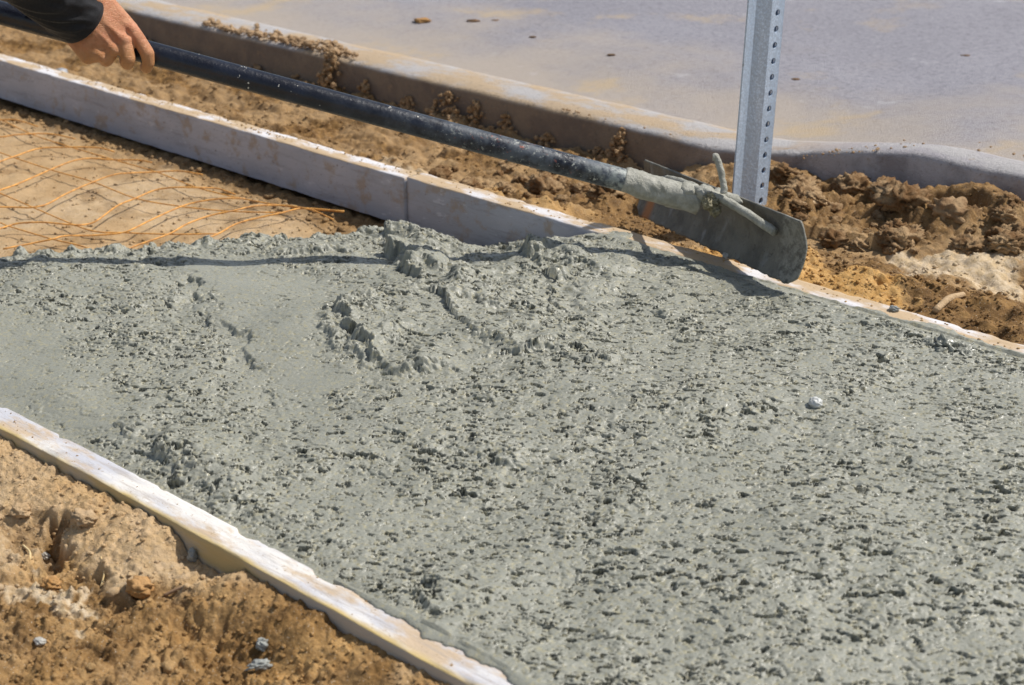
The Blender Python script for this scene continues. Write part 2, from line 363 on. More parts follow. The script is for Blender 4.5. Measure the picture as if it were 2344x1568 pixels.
# soil bank in front of the near form
xs = np.arange(-2.1, -.55, .0016); ys = np.concatenate([np.arange(-.2, .38, .008), np.arange(.38, .8775, .0016)]); X, Y = np.meshgrid(xs, ys)
Z = -.022-.10*(.877-Y)+.006*fbm(X/.16, Y/.14, 81, 4)+.0022*fbm(X/.03, Y/.03, 82, 4)
lip = inside([(0, 1290), (140, 1255), (190, 1290), (300, 1345), (560, 1360), (700, 1400), (900, 1520), (1000, 1600), (1000, 2100), (-600, 2100), (-600, 1290)], X, Y, .020, -.03, .03, .05)
Z -= .016*lip*(1+.5*fbm(X/.08, Y/.06, 83, 3))
Z += (1+.6*lip)*(clods(X, Y, .032, .0050, 84, .35)+clods(X+.7, Y, .016, .0036, 85, .5)+clods(X, Y+.4, .008, .0022, 86, .65)+clods(X+.1, Y+.4, .0045, .0014, 98, .7))
Z += lip*(clods(X, Y, .06, .010, 87, .45)+.004*np.abs(fbm(X/.02, Y/.02, 99, 3)))
Z += .0016*np.abs(fbm(X/.007, Y/.007, 88, 3))
hx, hy = G(128, 1290, -.05)[:2]; h2 = G(128, 1238, -.05)[:2]
sd_, dd = sdist([tuple(h2), (hx, hy), tuple(G(118, 1325, -.06)[:2])], X+.012*fbm(X/.02, Y/.02, 90, 3), Y+.012*fbm(X/.02+4, Y/.02, 91, 3))
Z -= .028*ss(.019, .006, dd)
dimp = inside([(0, 1215), (110, 1225), (125, 1270), (60, 1300), (0, 1310)], X, Y, .012, -.05, .02); Z -= .010*dimp
# soil heaped against the board's outer face, with two gaps where the face shows
xo = [-2.1, -1.60, -1.52, -1.43, -1.32, -1.29, -1.26, -1.22, -1.17, -1.12, -1.06, -1.02, -.97, -.90, -.55]
zo = [-.009, -.010, -.015, -.011, -.007, -.009, -.030, -.032, -.010, -.012, -.009, -.018, -.014, -.012, -.012]
edge = np.interp(X, xo, zo)+.003*fbm(X/.02, X*0, 92, 3); k = ss(.80, .868, Y); Z = Z*(1-k)+(edge+.0022*fbm(X/.008, Y/.008, 93, 3)+clods(X, Y, .012, .004, 94, .5))*k
Z = np.minimum(Z, -.004)
moist = np.clip(lip*(.66+.4*fbm(X/.07, Y/.07, 95, 3))+.7*ss(.015, .008, dd)+.55*dimp, 0, 1)  # same tone also darkens the inside of the hollow and the dimple
pl = inside([(40, 1400), (110, 1395), (190, 1430), (230, 1445), (225, 1475), (150, 1445), (60, 1425)], X, Y, .008, -.07, .03)
pl2 = inside([(0, 1318), (110, 1305), (150, 1340), (60, 1380), (0, 1375)], X, Y, .02, -.06, .03)
moist *= (1-.95*pl)*(1-.8*pl2)
bank = grid('soil_bank', X, Y, Z, M_SOIL, dict(moist=moist, orange=np.clip(.30+.4*lip+.3*fbm(X/.1, Y/.1, 96, 3), 0, 1)*(1-pl), pale=np.clip(.25+pl*.5+.3*fbm(X/.2, Y/.2, 97, 3), 0, 1)*(1-.7*lip*(1-pl)))); tag(bank, kind='structure')
BANK = (xs, ys, Z)

# ------------------------------------------------------------------ form boards
def board(name, x0, x1, y0, y1, zb, mat, seed, yoff=0, wear=.003, dz=0., **k):
    xs = np.arange(x0, x1+.0001, .006); n = len(xs)
    W = y1-y0; r = .0018
    P = [(0, zb), (0, zb*.66), (0, zb*.33), (0, -.010), (0, -r), (r*.4, -r*.4), (r, 0)]+[(W*t, 0) for t in (.2, .35, .5, .65, .8)]+[(W-r, 0), (W-r*.4, -r*.4), (W, -r), (W, -.012), (W, zb*.5), (W, zb)]
    X = np.tile(xs, (len(P), 1)); PY = np.array([p[0] for p in P])[:, None]; PZ = np.array([p[1] for p in P])[:, None]
    Y = y0+PY+.0022*fbm(X/.6, X*0+seed, seed, 2)+yoff
    ch = np.clip(fbm(X/.05, X*0+seed+.4, seed+3, 4)-.15, 0, 1)*wear
    ch2 = np.clip(fbm(X/.04, X*0+seed+9.4, seed+5, 4)-.2, 0, 1)*wear
    Y = Y+np.where((PY < W*.1) & (PZ > -.02), ch, 0)-np.where((PY > W*.9) & (PZ > -.02), ch2*1.6, 0)
    Z = PZ+dz-np.where(PZ > -.006, .8*ch*(PY < W*.1)+.8*ch2*(PY > W*.9), 0)+.0009*fbm(X/.05, PY/.004, seed+7, 3)+.002*fbm(X/.8, X*0, seed+8, 2)
    o = grid(name, X, Y, Z, mat, closed=False)
    bm = bmesh.new(); bm.from_mesh(o.data); bm.verts.ensure_lookup_table(); N = len(P)
    a = [bm.verts[i*n] for i in range(N)]; b = [bm.verts[i*n+n-1] for i in range(N)]
    try: bm.faces.new(a[::-1]); bm.faces.new(b)
    except ValueError: pass
    for f in (bm.faces,): bmesh.ops.recalc_face_normals(bm, faces=list(f))
    bm.to_mesh(o.data); bm.free()
    o.data.polygons.foreach_set('use_smooth', [True]*len(o.data.polygons)); o.data.update()
    return tag(o, **k)
MBF = mat_board_front(); MBB = mat_board_back()
board('form_board', -3.6, -.50, .8775, .9150, -.089, MBF, 101, cat='form board', wear=.0045,
      label='white worn timber form along the near edge of the wet concrete, soil heaped outside it', group='timber forms of the pavement')
board('form_board', -5.2, -1.984, 1.8835, 1.9215, -.088, MBB, 111, cat='form board', wear=.003,
      label='long grey stained form board behind the orange mesh, its shaded face fully exposed', group='timber forms of the pavement')
board('form_board', -1.980, -.30, 1.8865, 1.9245, -.088, MBB, 121, cat='form board', wear=.003, dz=.0015,
      label='back form board running under the rake blade, half buried by concrete and sand', group='timber forms of the pavement')

# ------------------------------------------------------------------ wet concrete
xs = np.arange(-2.50, -.42, .0014); ys = np.arange(.8985, 1.9085, .0014); X, Y = np.meshgrid(xs, ys)
def W2(*p, z=-.01): return [tuple(G(a, b, z)[:2]) for a, b in p]
smoothA = inside([(480, 590), (760, 640), (800, 700), (740, 800), (830, 920), (700, 950), (560, 860), (450, 700)], X, Y, .03, -.01, .03, .08)
smoothB = inside([(-300, 640), (60, 760), (200, 860), (330, 960), (260, 1050), (0, 940), (-300, 800)], X, Y, .05, -.01, .03, .08)
sm = np.clip(.75*smoothA+.8*smoothB+.35*ss(.1, .5, fbm(X/.25, Y/.25, 201, 3)), 0, .9); rg = 1-sm
xw = X+.005*fbm(X/.018, Y/.018, 202, 3); yw = Y+.005*fbm(X/.018+9, Y/.018, 203, 3)
# height datum
zt = -.002+.010*fbm(X/.30, Y/.30, 204, 3)
back = ss(1.70, 1.86, Y); zt += back*(-.052*ss(-1.52, -1.84, X))+.016*np.exp(-((Y-1.45)/.30)**2)*ss(-2.2, -1.7, X)
zt -= .008*ss(-1.85, -2.15, X)*ss(1.15, 1.3, Y)-.006
zt -= .014*ss(1.28, 1.48, Y)*ss(-1.5, -1.75, X)+.022*ss(1.48, 1.66, Y)*ss(-1.48, -1.66, X)
fb = ss(.985, .917, Y); zt = zt*(1-fb)+fb*(-.006+.010*ss(-1.10, -.95, X))
bb = ss(1.84, 1.880, Y)*ss(-1.62, -1.5, X); zt = zt*(1-bb)+bb*(.001)
# ridges and troughs left by the rake: (line, height, width of the plateau, face width)
def scarp(P, h, wd, face=.006, z=-.01, wob=.016, taper=.15):
    global zt
    L = W2(*P, z=z); Xw = X+wob*fbm(X/.07, Y/.07, 205, 5, .62); Yw = Y+wob*fbm(X/.07+3, Y/.07, 206, 5, .62)
    s, d = sdist(L, Xw, Yw)
    e0 = np.hypot(X-L[0][0], Y-L[0][1]); e1 = np.hypot(X-L[-1][0], Y-L[-1][1])
    t = ss(0, taper, e0)*ss(0, taper, e1)*(.60+.7*ss(-.4, .5, fbm(X/.06, Y/.06, 207, 3)))
    zt = zt+h*t*ss(-face*1.1, face*.5, s)*np.exp(-np.clip(s, 0, 9)/wd)
    zt = zt+np.exp(-(d/.020)**2)*ss(0, taper, e0)*ss(0, taper, e1)*np.clip(h/.015, .3, 1)*(clods(Xw, Yw, .017, .0035, 208, .3)+chips(Xw, Yw, .014, .3, 209, .5)-.0015*np.abs(fbm(X/.012, Y/.012, 246, 3)))
# walking each line with the high ground on the right-hand side
scarp([(1080, 880), (960, 905), (870, 880), (840, 830), (800, 800), (795, 740), (840, 690)], .015, .07, .009, taper=.08)
scarp([(860, 900), (790, 850), (745, 790), (760, 740), (800, 715)], .008, .025, .007, taper=.06)
scarp([(985, 700), (950, 660), (915, 610), (885, 560), (880, 540)], .027, .11, .011, taper=.05)
scarp([(1235, 665), (1215, 620), (1185, 590), (1165, 560)], .023, .09, .010, taper=.05)
scarp([(600, 900), (560, 830), (530, 780), (520, 750)][::-1], -.007, .06, .005, taper=.06)
scarp([(470, 730), (462, 690), (430, 650), (425, 635)][::-1], -.008, .06, .005, taper=.05)
scarp([(900, 600), (760, 590), (640, 600), (560, 590)], .010, .08, .010, taper=.10)
scarp([(420, 1130), (390, 1100), (378, 1060), (330, 1030)], .010, .05, .005, taper=.04)
scarp([(1320, 870), (1230, 852), (1190, 845)], .007, .05, .004, taper=.03)
scarp([(1190, 1110), (1100, 1085), (1020, 1070)], .007, .04, .004, taper=.04)
scarp([(980, 1440), (970, 1400), (978, 1370)], .009, .04, .005, taper=.02)
# texture: clumps, stones, torn flakes and pits
H = .0016*fbm(xw/.060, yw/.060, 210, 3)*rg
H += rg*(clods(xw, yw, .034, .0026, 211, .18)+clods(xw+.4, yw, .019, .0016, 212, .15)+clods(xw, yw+.3, .0105, .0007, 213, .2))
H += rg*(chips(xw, yw, .032, .10, 247, .5)+chips(xw, yw+.3, .017, .12, 248, .35)+chips(xw+.2, yw, .010, .10, 249, .3))
m1 = ss(-.25, .45, fbm(X/.10, Y/.10, 220, 2))
u = (X*.743+Y*.669); v = (-X*.669+Y*.743)                    # torn slits run roughly level across the view
uw = u+.004*fbm(u/.012, v/.012, 237, 3); vw = v+.0035*fbm(u/.012+5, v/.012, 238, 3)
H += rg*m1*(.0024*ss(.05, .09, fbm(uw/.044, vw/.022, 221, 3, .5))+.0015*ss(.1, .15, fbm(uw/.024, vw/.012, 222, 3, .5)))
p1 = fbm(uw/.0165, vw/.0078, 231, 4, .52); p2 = fbm(uw/.0095, vw/.0052, 232, 3, .5); p3 = fbm(uw/.027, vw/.016, 233, 4, .55)
pr = rg*(.55+.45*m1)
def pit(f, a, w, depth): return depth*ss(a, a+w, f)*(1-.35*ss(a+w, a+3*w, f))
H -= pr*(pit(p1, .56, .12, .0095)+pit(p2, .58, .14, .0040)+pit(p3, .64, .10, .0130))
H += pr*.0022*(ss(.35, .62, p1)*ss(.75, .62, p1)+ss(.5, .74, p3)*ss(.9, .74, p3))
ck = np.abs(fbm(uw/.034, vw/.017, 252, 4, .55)); cm_ = ss(.05, .22, fbm(u/.020, v/.015, 253, 2))
H -= pr*.0075*ss(.040, .012, ck)*cm_
ck = np.abs(fbm(uw/.017+9, vw/.009, 254, 4, .55)); cm_ = ss(.10, .26, fbm(u/.012, v/.010, 255, 2))
H -= pr*.0045*ss(.055, .018, ck)*cm_
H += rg*.0004*fbm(uw/.012, vw/.009, 245, 3)
H += (.00016+.00012*rg)*fbm(X/.0046, Y/.0046, 234, 3)
edgew = ss(.918, .932, Y)*ss(1.878, 1.864, Y); H *= .30+.70*edgew
zt = zt+H*.80
# slopped over the forms: a ragged tongue of paste on the board tops
eb = 1.8815+.0050*ss(-1.54, -1.44, X)+(.0075*fbm(X/.045, X*0+2, 260, 4)+.002)*ss(-1.54, -1.44, X)+.012*np.exp(-((X+.97)/.03)**2)+.006*ss(-1.2, -.9, X)
zt = np.where((Y > 1.8825) & (X > -1.50), np.where(Y < eb, .0045*np.sqrt(np.clip((eb-Y)/.010, 0, 1))+.0012*fbm(X/.01, Y/.01, 262, 2), -.012), zt)
ef = .9150-(.008*np.clip(fbm(X/.04, X*0+5, 261, 4)+.5, 0, 2)+.004)*ss(-1.10, -1.0, X)
zt = np.where((Y < .9155) & (X > -1.08), np.where(Y > ef, .0045*np.sqrt(np.clip((Y-ef)/.010, 0, 1)), -.012), zt)
# free front of the pour, sloping down onto the sand
F = [(-2.95, .40), (-2.47, .88), (-2.225, 1.215), (-2.10, 1.38), (-1.98, 1.555), (-1.925, 1.69), (-1.885, 1.775), (-1.83, 1.86), (-1.80, 1.95)]
s, d = sdist(F, X+.020*fbm(X/.05, Y/.05, 240, 4), Y+.020*fbm(X/.05+5, Y/.05, 241, 4))
q = np.clip(s/.075, 0, 1); front = np.sqrt(np.clip(1-(1-q)**2, 0, 1))
zb = -.112; zt = np.where(s > 0, zb+(zt-zb)*(.0+front), zb-.01)
zt += np.where(s > 0, ss(.0, .03, s)*ss(.16, .05, s)*(.009*fbm(X/.03, Y/.03, 242, 4)+clods(xw, yw, .03, .006, 243, .5)), 0)
keepm = (s > -.02)
# torn lips: push points sideways so that lumps overhang a little
a = .0008*rg
Xd = X+a*fbm(X/.008, Y/.008, 250, 2)*edgew*ss(1.882, 1.872, Y); Yd = Y+a*fbm(X/.008+7, Y/.008, 251, 2)*edgew
sh = .55*np.clip(H, -.012, .012)*edgew*ss(0, .02, s)                 # relief leans towards the near side, where the rake dragged it
Xd = Xd+sh*.677; Yd = Yd-sh*.736
con = grid('wet_concrete', Xd, Yd, zt, M_CON)
bm = bmesh.new(); bm.from_mesh(con.data); bm.verts.ensure_lookup_table()
km = keepm.ravel(); bmesh.ops.delete(bm, geom=[v for v, k in zip(bm.verts, km) if not k], context='VERTS'); bm.to_mesh(con.data); bm.free()
tag(con, 'wet grey freshly poured concrete filling the space between the timber forms', 'wet concrete', kind='stuff')
CONC = (xs, ys, zt)
def zat(F, x, y):
    xs, ys, Z = F; i = int(np.clip(np.searchsorted(xs, x), 1, len(xs)-1)); j = int(np.clip(np.searchsorted(ys, y), 1, len(ys)-1)); return float(Z[j, i])
def land(F, px, py, z0=-.03):                                 # where a sight line meets that surface
    z = z0
    for _ in range(12): p = G(px, py, z); z = zat(F, p[0], p[1])
    return np.array([p[0], p[1], z])

# ------------------------------------------------------------------ reinforcing mesh
M_WIRE = mat_plain('rusty_orange_wire', (.80, .40, .09), .6, (.50, .23, .06), 90, .0006, 500)
mesh_wires = [
 ([(0,730),(200,825),(430,900),(700,980),(960,1055),(1210,1150),(1500,1220),(1800,1270),(2107,1300)],0),
 ([(-200,850),(0,935),(310,1040),(570,1115),(830,1215),(1110,1265),(1420,1295),(1740,1303)],0),
 ([(-200,1110),(0,1185),(200,1270),(460,1380),(600,1420),(740,1425),(1030,1435),(1330,1432)],0),
 ([(-200,1320),(0,1365),(50,1385),(320,1465),(490,1505),(640,1560)],0),
 ([(-100,740),(0,735),(100,735),(230,775)],1), ([(-200,850),(0,840),(110,825),(300,820),(460,850)],1),
 ([(-150,1050),(0,990),(100,955),(240,910),(430,902),(600,905),(700,930)],1),
 ([(-150,1230),(0,1165),(100,1130),(320,1035),(450,985),(560,970),(690,980),(840,980),(930,995)],1),
 ([(-100,1268),(0,1268),(110,1270),(190,1272),(290,1250),(400,1190),(570,1115),(700,1070),(800,1060),(940,1055),(1100,1048),(1240,1070)],1),
 ([(-60,1420),(50,1385),(120,1368),(260,1362),(460,1378),(550,1370),(610,1340),(720,1260),(830,1215),(950,1165),(1080,1148),(1210,1150),(1330,1155),(1440,1190)],1),
 ([(20,1525),(200,1490),(320,1465),(400,1445),(560,1443),(740,1428),(820,1400),(920,1350),(1110,1265),(1250,1230),(1400,1215),(1500,1218)],1),
 ([(700,1570),(820,1510),(1030,1435),(1150,1370),(1290,1320),(1420,1293),(1560,1262),(1700,1258),(1800,1265),(1920,1290),(2040,1345)],1),
 ([(1080,1560),(1190,1490),(1330,1435),(1450,1370),(1600,1330),(1720,1305),(1820,1280),(1900,1278),(2107,1295)],1)]
wm = empty('wire_mesh', tuple(G(300, 440, -.085)), label='rusty orange reinforcing mesh lying curled on the sand beside the pour', cat='wire mesh')
for i, (P, fam) in enumerate(mesh_wires):
    pts = []
    for j, (a, b) in enumerate(P): pts.append(G(a*.3736, b*.3736, -.0755+(.0022 if fam else -.0012)+.003*math.sin(j*1.7+i)*(1 if fam else .3)))
    bm = bmesh.new(); tube(bm, smooth_path(pts, 6), .00150 if fam else .00125, 7); keep(bobj('wire', bm, M_WIRE), wm)

# ------------------------------------------------------------------ sign post
pm = NT('galvanised_steel')
pc = pm.mix(pm.ramp(pm.noise(30, 4, .6, stretch=(1, 1, .12)), .35, .65), (.44, .54, .67), (.57, .67, .80))
pc = pm.mix(pm.ramp(pm.vor(260), .3, .6, 0, .5), pc, (.36, .42, .50))
pc = pm.mix(pm.ramp(pm.noise(70, 5, .7, off=3, stretch=(1, 1, .4)), .66, .70, 0, .8), pc, (.25, .27, .30))
M_POST = pm.out(pc, pm.ramp(pm.noise(60, 4), .3, .7, .38, .55), pm.bump(pm.noise(180, 4), .0006), .5, .30)
pb = D(1722, 482, 2.68); pax = pb[:2]+.011*np.array([RT[0], RT[1]]); z0, z1 = -.30, .42
a = R(45)                                                        # web normal turned to the right of the view
hr = np.array([RT[0], RT[1]])/np.hypot(RT[0], RT[1]); hn = np.array([-FW[0], -FW[1]])/np.hypot(FW[0], FW[1])
wn = hn*math.cos(a)+hr*math.sin(a); wt = hr*math.cos(a)-hn*math.sin(a)
def pp(s, q, z): s *= 1.1; t = .026*z; return Vector((pax[0]+wt[0]*s+wn[0]*q+hr[0]*t, pax[1]+wt[1]*s+wn[1]*q+hr[1]*t, z))
bm = bmesh.new(); hw = .0148; PIT = .0254
secs = [(-hw-.022-.018, -.012), (-hw-.022, -.012), (-hw, 0), (hw, 0), (hw+.008, -.012), (hw+.008+.008, -.012)]
nz = int(round((z1-z0)/PIT)); z1 = z0+nz*PIT; hr_ = .0052
for k in range(nz):
    za = z0+k*PIT; zb_ = za+PIT; zc = za+PIT/2
    for i in range(5):
        (s0, q0), (s1, q1) = secs[i], secs[i+1]
        if i == 2:
            ring = [bm.verts.new(pp(hr_*math.cos(t), 0, zc+hr_*math.sin(t))) for t in [2*math.pi*j/16 for j in range(16)]]
            out = []
            for j in range(16):
                t = 2*math.pi*j/16; cx, cy = math.cos(t), math.sin(t); f = min(hw/max(abs(cx), 1e-6), PIT/2/max(abs(cy), 1e-6))
                if j % 4 == 2: out.append(bm.verts.new(pp(math.copysign(hw, cx), 0, zc+math.copysign(PIT/2, cy))))
                else: out.append(bm.verts.new(pp(cx*f, 0, zc+cy*f)))
            for j in range(16): bm.faces.new((ring[j], ring[(j+1) % 16], out[(j+1) % 16], out[j]))
        else:
            bm.faces.new([bm.verts.new(pp(*c)) for c in ((s0, q0, za), (s1, q1, za), (s1, q1, zb_), (s0, q0, zb_))])
for s0, s1 in ((-hw*.9, hw*.9),): bm.faces.new([bm.verts.new(pp(s0, -.010, z0)), bm.verts.new(pp(s1, -.010, z0)), bm.verts.new(pp(s1, -.010, z1-.02)), bm.verts.new(pp(s0, -.010, z1-.02))])  # added strip behind the web, only to make the punched holes read dark
bmesh.ops.remove_doubles(bm, verts=bm.verts, dist=1e-5); bmesh.ops.recalc_face_normals(bm, faces=bm.faces)
post = bobj('sign_post', bm, M_POST, smooth=False); so = post.modifiers.new('thick', 'SOLIDIFY'); so.thickness = .0028; so.offset = 0
be = post.modifiers.new('bev', 'BEVEL'); be.width = .0007; be.segments = 2; be.limit_method = 'ANGLE'
tag(post, 'galvanised steel channel sign post with a row of punched holes, standing behind the rake blade', 'sign post')

# ------------------------------------------------------------------ concrete rake
K = .975
A0 = D(375, 130, 2.44*K); B0 = D(1373, 398, 2.49*K); hv = B0-A0
TL, TR = D(1476, 368, 2.783*K), D(1830, 512, 2.341*K); BR, BL = D(1820, 650, 2.363*K), D(1459, 488, 2.805*K)
ctr = (TL+TR+BR+BL)/4; U = (TR-TL+BR-BL); U /= np.linalg.norm(U); V = TL-BL+TR-BR; V -= U*(V@U); V /= np.linalg.norm(V); Nb = np.cross(U, V)
if Nb@(-FW) < 0: Nb = -Nb
def HP(t): return A0+hv*t
rk = empty('concrete_rake', tuple(ctr), label='long handled concrete rake with a black pipe handle and mortar-coated steel blade', cat='concrete rake')
hm = NT('black_painted_pipe'); sx = hm.n('ShaderNodeSeparateXYZ')
rel = hm.n('ShaderNodeVectorMath', operation='DOT_PRODUCT'); hu = hv/np.linalg.norm(hv)
hm.set(rel.inputs[0], hm.pos); rel.inputs[1].default_value = tuple(hu); s0 = float(A0@hu); L = float(np.linalg.norm(hv))
T = hm.math('DIVIDE', hm.math('SUBTRACT', rel.outputs['Value'], s0), L)      # 0 at the hand, 1 near the blade
c = hm.mix(hm.ramp(hm.noise(30, 4), .4, .7), (.004, .005, .011), (.010, .013, .024))
dustf = hm.math('MULTIPLY', hm.ramp(T, .25, 1.0), hm.ramp(hm.noise(34, 6, .7, off=3), .36, .62))
c = hm.mix(hm.math('MULTIPLY', dustf, .62), c, (.15, .175, .20))
c = hm.mix(hm.math('MULTIPLY', hm.ramp(hm.noise(120, 5, .75, off=6), .58, .66), hm.ramp(T, .45, .95)), c, (.40, .41, .36))
c = hm.mix(hm.math('MULTIPLY', hm.ramp(hm.noise(90, 5, .75, off=14), .60, .68), hm.math('MULTIPLY', hm.ramp(T, .62, .75), hm.ramp(T, .98, .85))), c, (.33, .10, .06))
c = hm.mix(hm.ramp(hm.noise(95, 3, .65, off=31), .685, .71), c, (.60, .57, .50))
c = hm.mix(hm.math('MULTIPLY', hm.ramp(hm.noise(48, 5, .7, off=19), .42, .6), hm.ramp(T, .93, 1.08)), c, (.33, .36, .33))
hn_ = hm.bump(hm.noise(900, 3, .6), .0002, .6); hn_ = hm.bump(hm.noise(130, 3, .6, off=31), .002, .5, hn_)
M_HANDLE = hm.out(c, hm.math('ADD', hm.ramp(hm.noise(500, 3), .3, .7, .27, .37), hm.math('MULTIPLY', dustf, .3)), hn_, .5)
RP = .0170
bm = bmesh.new(); tube(bm, [HP(t) for t in np.linspace(-1.25, 1.18, 60)], RP, 32); keep(bobj('handle', bm, M_HANDLE), rk)
# mortar-coated socket
bm = bmesh.new(); ts = np.linspace(1.055, 1.235, 46); bs = 40
def sleeve_mesh(bm, ts, rf, seg):
    t0 = Vector(hv).normalized(); aa = t0.orthogonal().normalized(); b2 = t0.cross(aa); rings = []
    for t in ts:
        rr = []
        for k in range(seg):
            an = 2*math.pi*k/seg; dr = aa*math.cos(an)+b2*math.sin(an)
            rr.append(bm.verts.new(Vector(HP(t))+dr*rf(t, an, dr)))
        rings.append(rr)
    for r0, r1 in zip(rings[:-1], rings[1:]):
        for k in range(seg): bm.faces.new((r0[k], r0[(k+1) % seg], r1[(k+1) % seg], r1[k]))
    bm.faces.new(rings[0][::-1]); bm.faces.new(rings[-1])
def rf(t, an, dr):
    n = float(fbm(np.array([t*40+math.cos(an)]), np.array([math.sin(an)*1.6+t*9]), 400, 4)[0])
    e = float(ss(1.05, 1.085, np.array([t+.02*math.sin(an*3)])[0])); return RP+.0002+e*(.0020+.0018*n+.0016*max(0, -dr.z))
sleeve_mesh(bm, ts, rf, bs)
M_MORT = mat_plain('drying_mortar', (.27, .265, .215), .6, (.40, .39, .33), 70, .0022, 260)
keep(bobj('socket', bm, M_MORT), rk)
# blade
mb = NT('mortar_smeared_blade')
c = mb.mix(mb.ramp(mb.noise(22, 5, .6), .35, .65), (.095, .090, .075), (.175, .165, .135))
c = mb.mix(mb.ramp(mb.noise(40, 4, .6, off=5, stretch=(1, 1, .3)), .56, .70), c, (.21, .21, .20))
c = mb.mix(mb.ramp(mb.noise(150, 4, .7, off=8), .58, .68, 0, .6), c, (.045, .042, .04))
px_ = mb.n('ShaderNodeVectorMath', operation='DOT_PRODUCT'); mb.set(px_.inputs[0], mb.pos); px_.inputs[1].default_value = tuple(U)
su = mb.math('SUBTRACT', px_.outputs['Value'], float(ctr@U))
c = mb.mix(mb.math('MULTIPLY', mb.ramp(mb.math('ADD', su, mb.math('MULTIPLY', mb.noise(60, 4, .7, off=9), .12)), .23, .27), mb.ramp(mb.noise(90, 4, .8, off=17), .40, .60)), c, (.27, .26, .22))
rv = mb.n('ShaderNodeVectorMath', operation='DOT_PRODUCT'); mb.set(rv.inputs[0], mb.pos); rv.inputs[1].default_value = tuple(V)
rust = mb.math('MULTIPLY', mb.math('MULTIPLY', mb.ramp(su, -.232, -.215), mb.ramp(su, -.190, -.206)), mb.ramp(rv.outputs['Value'], float(ctr@V)+.02, float(ctr@V))); c = mb.mix(mb.math('MULTIPLY', rust, .85), c, (.40, .15, .04))
M_BLADE = mb.out(c, .6, mb.bump(mb.noise(240, 4, .7), .0014), .35)
ns, nv = 150, 34; ss_ = np.linspace(-1, 1, ns); vv = np.linspace(0, 1, nv); Sg, Vg = np.meshgrid(ss_, vv)
hw_ = .252*np.interp(Vg, [0, .13, .62, .96, 1.], [.925, .990, 1.005, .965, .955])
S = Sg*hw_; ht = .092
off = -.010*np.sin(Vg*math.pi)+.004*(1-Vg)+.0009*fbm(S/.03, Vg*3, 410, 3)
low = -.0030*np.clip(fbm(S/.02, Vg*0, 411, 4), -.3, 1)*(Vg < .04)
Pm = ctr[None, None]+U*S[..., None]+V*((Vg-.5)*ht+low)[..., None]+Nb*(off)[..., None]
bl = grid('blade', Pm[..., 0], Pm[..., 1], Pm[..., 2], M_BLADE); so = bl.modifiers.new('t', 'SOLIDIFY'); so.thickness = .0032; so.offset = 0; keep(bl, rk)
def BP(s, v, n): return ctr+U*s+V*((v-.5)*ht)+Nb*n
# braces, gusset, hook, mortar clot
def lumpy(bm, P, r, seg=14, amp=.0012, seed=0):
    pts = smooth_path(P, 8); n = len(pts); rad = []
    n0 = len(bm.verts); tube(bm, pts, r, seg); bm.verts.ensure_lookup_table(); V_ = [bm.verts[i] for i in range(n0, len(bm.verts))]
    bm.normal_update(); C = np.array([v.co[:] for v in V_]); dn = fbm(C[:, 0]/.012+seed, C[:, 1]/.012+C[:, 2]/.009, 420+seed, 3)
    for v, d in zip(V_, dn): v.co += v.normal*float(d)*amp
e = HP(1.17); up = V
for sd, nm in ((1, 'brace'), (-1, 'brace')):
    bm = bmesh.new(); lumpy(bm, [HP(1.20)+up*.014, HP(1.235)+U*sd*.020+up*.016, BP(sd*.10, .93, .026), BP(sd*.185, .70, .004)], .0064, seed=sd+3)
    keep(bobj(nm, bm, M_MORT), rk)
bm = bmesh.new()
for i, (t, du, dv, sx_, sy_, sz_) in enumerate(((1.20, .004, .010, .016, .016, .012), (1.235, .010, .014, .015, .016, .012), (1.265, .012, .016, .014, .016, .010), (1.29, .016, .014, .018, .012, .010))):
    blob(bm, HP(t)+U*du+V*dv, (sx_, sy_, sz_), .3, 430+i, 3, .18)
keep(bobj('gusset', bm, M_MORT), rk)
bm = bmesh.new(); hk = D(1656, 424, 2.40); ht_ = D(1640, 362, 2.40); lumpy(bm, [hk-UP*.012, hk, (hk+ht_)/2+RT*.001, ht_, ht_-RT*.006+UP*.001], .0050, seed=9); keep(bobj('hook', bm, M_MORT), rk)
bm = bmesh.new()
q0 = D(1628, 462, 2.41)
for i in range(9):
    p = q0+RT*rnd.gauss(0, .007)+UP*rnd.gauss(0, .007)-FW*rnd.gauss(.0, .004); r = rnd.uniform(.006, .010); blob(bm, p, (r, r, r), rnd.random()*6, 440+i, 3, .75, 3.2)
keep(bobj('mortar_clot', bm, mat_plain('ochre_mortar', (.20, .175, .10), .6, (.34, .30, .19), 120, .002, 300)), rk)

# ------------------------------------------------------------------ person: hand and arm
def Hp(x, y, n):                                                # measured on an enlargement; n = millimetres in front of the pipe's axis
    X_, Y_ = x*.16797, y*.16797; Zp = (2.44+(X_-375)/998*.05)*K; return Vector(D(X_, Y_, Zp-n/1000))
bm = bmesh.new()
def cap(p, r0, q, r1):
    a_, b_ = Hp(*p), Hp(*q); n = max(2, int((b_-a_).length/.0022))
    for i in range(n+1):
        t = i/n; bmesh.ops.create_icosphere(bm, subdivisions=2, radius=(r0+(r1-r0)*t)*.00105, matrix=Matrix.Translation(a_.lerp(b_, t)))
def chain(*J):
    for (p, r), (q, s) in zip(J[:-1], J[1:]): cap(p, r, q, s)
chain(((1775, 395, 20), 11.0), ((1880, 520, 26), 9.6), ((2005, 725, 28), 9.9), ((2022, 850, 21), 8.8), ((2000, 925, 8), 8.3), ((1975, 915, -3), 7.6))
chain(((1665, 535, 27), 11.0), ((1720, 660, 31), 10.4), ((1745, 800, 31), 10.6), ((1735, 862, 20), 9.6), ((1715, 850, 6), 9.0), ((1700, 800, -6), 8))
chain(((1530, 665, 27), 10.6), ((1490, 760, 26), 9.8), ((1455, 815, 22), 9.3), ((1440, 830, 11), 8.8), ((1440, 790, -2), 8.4))
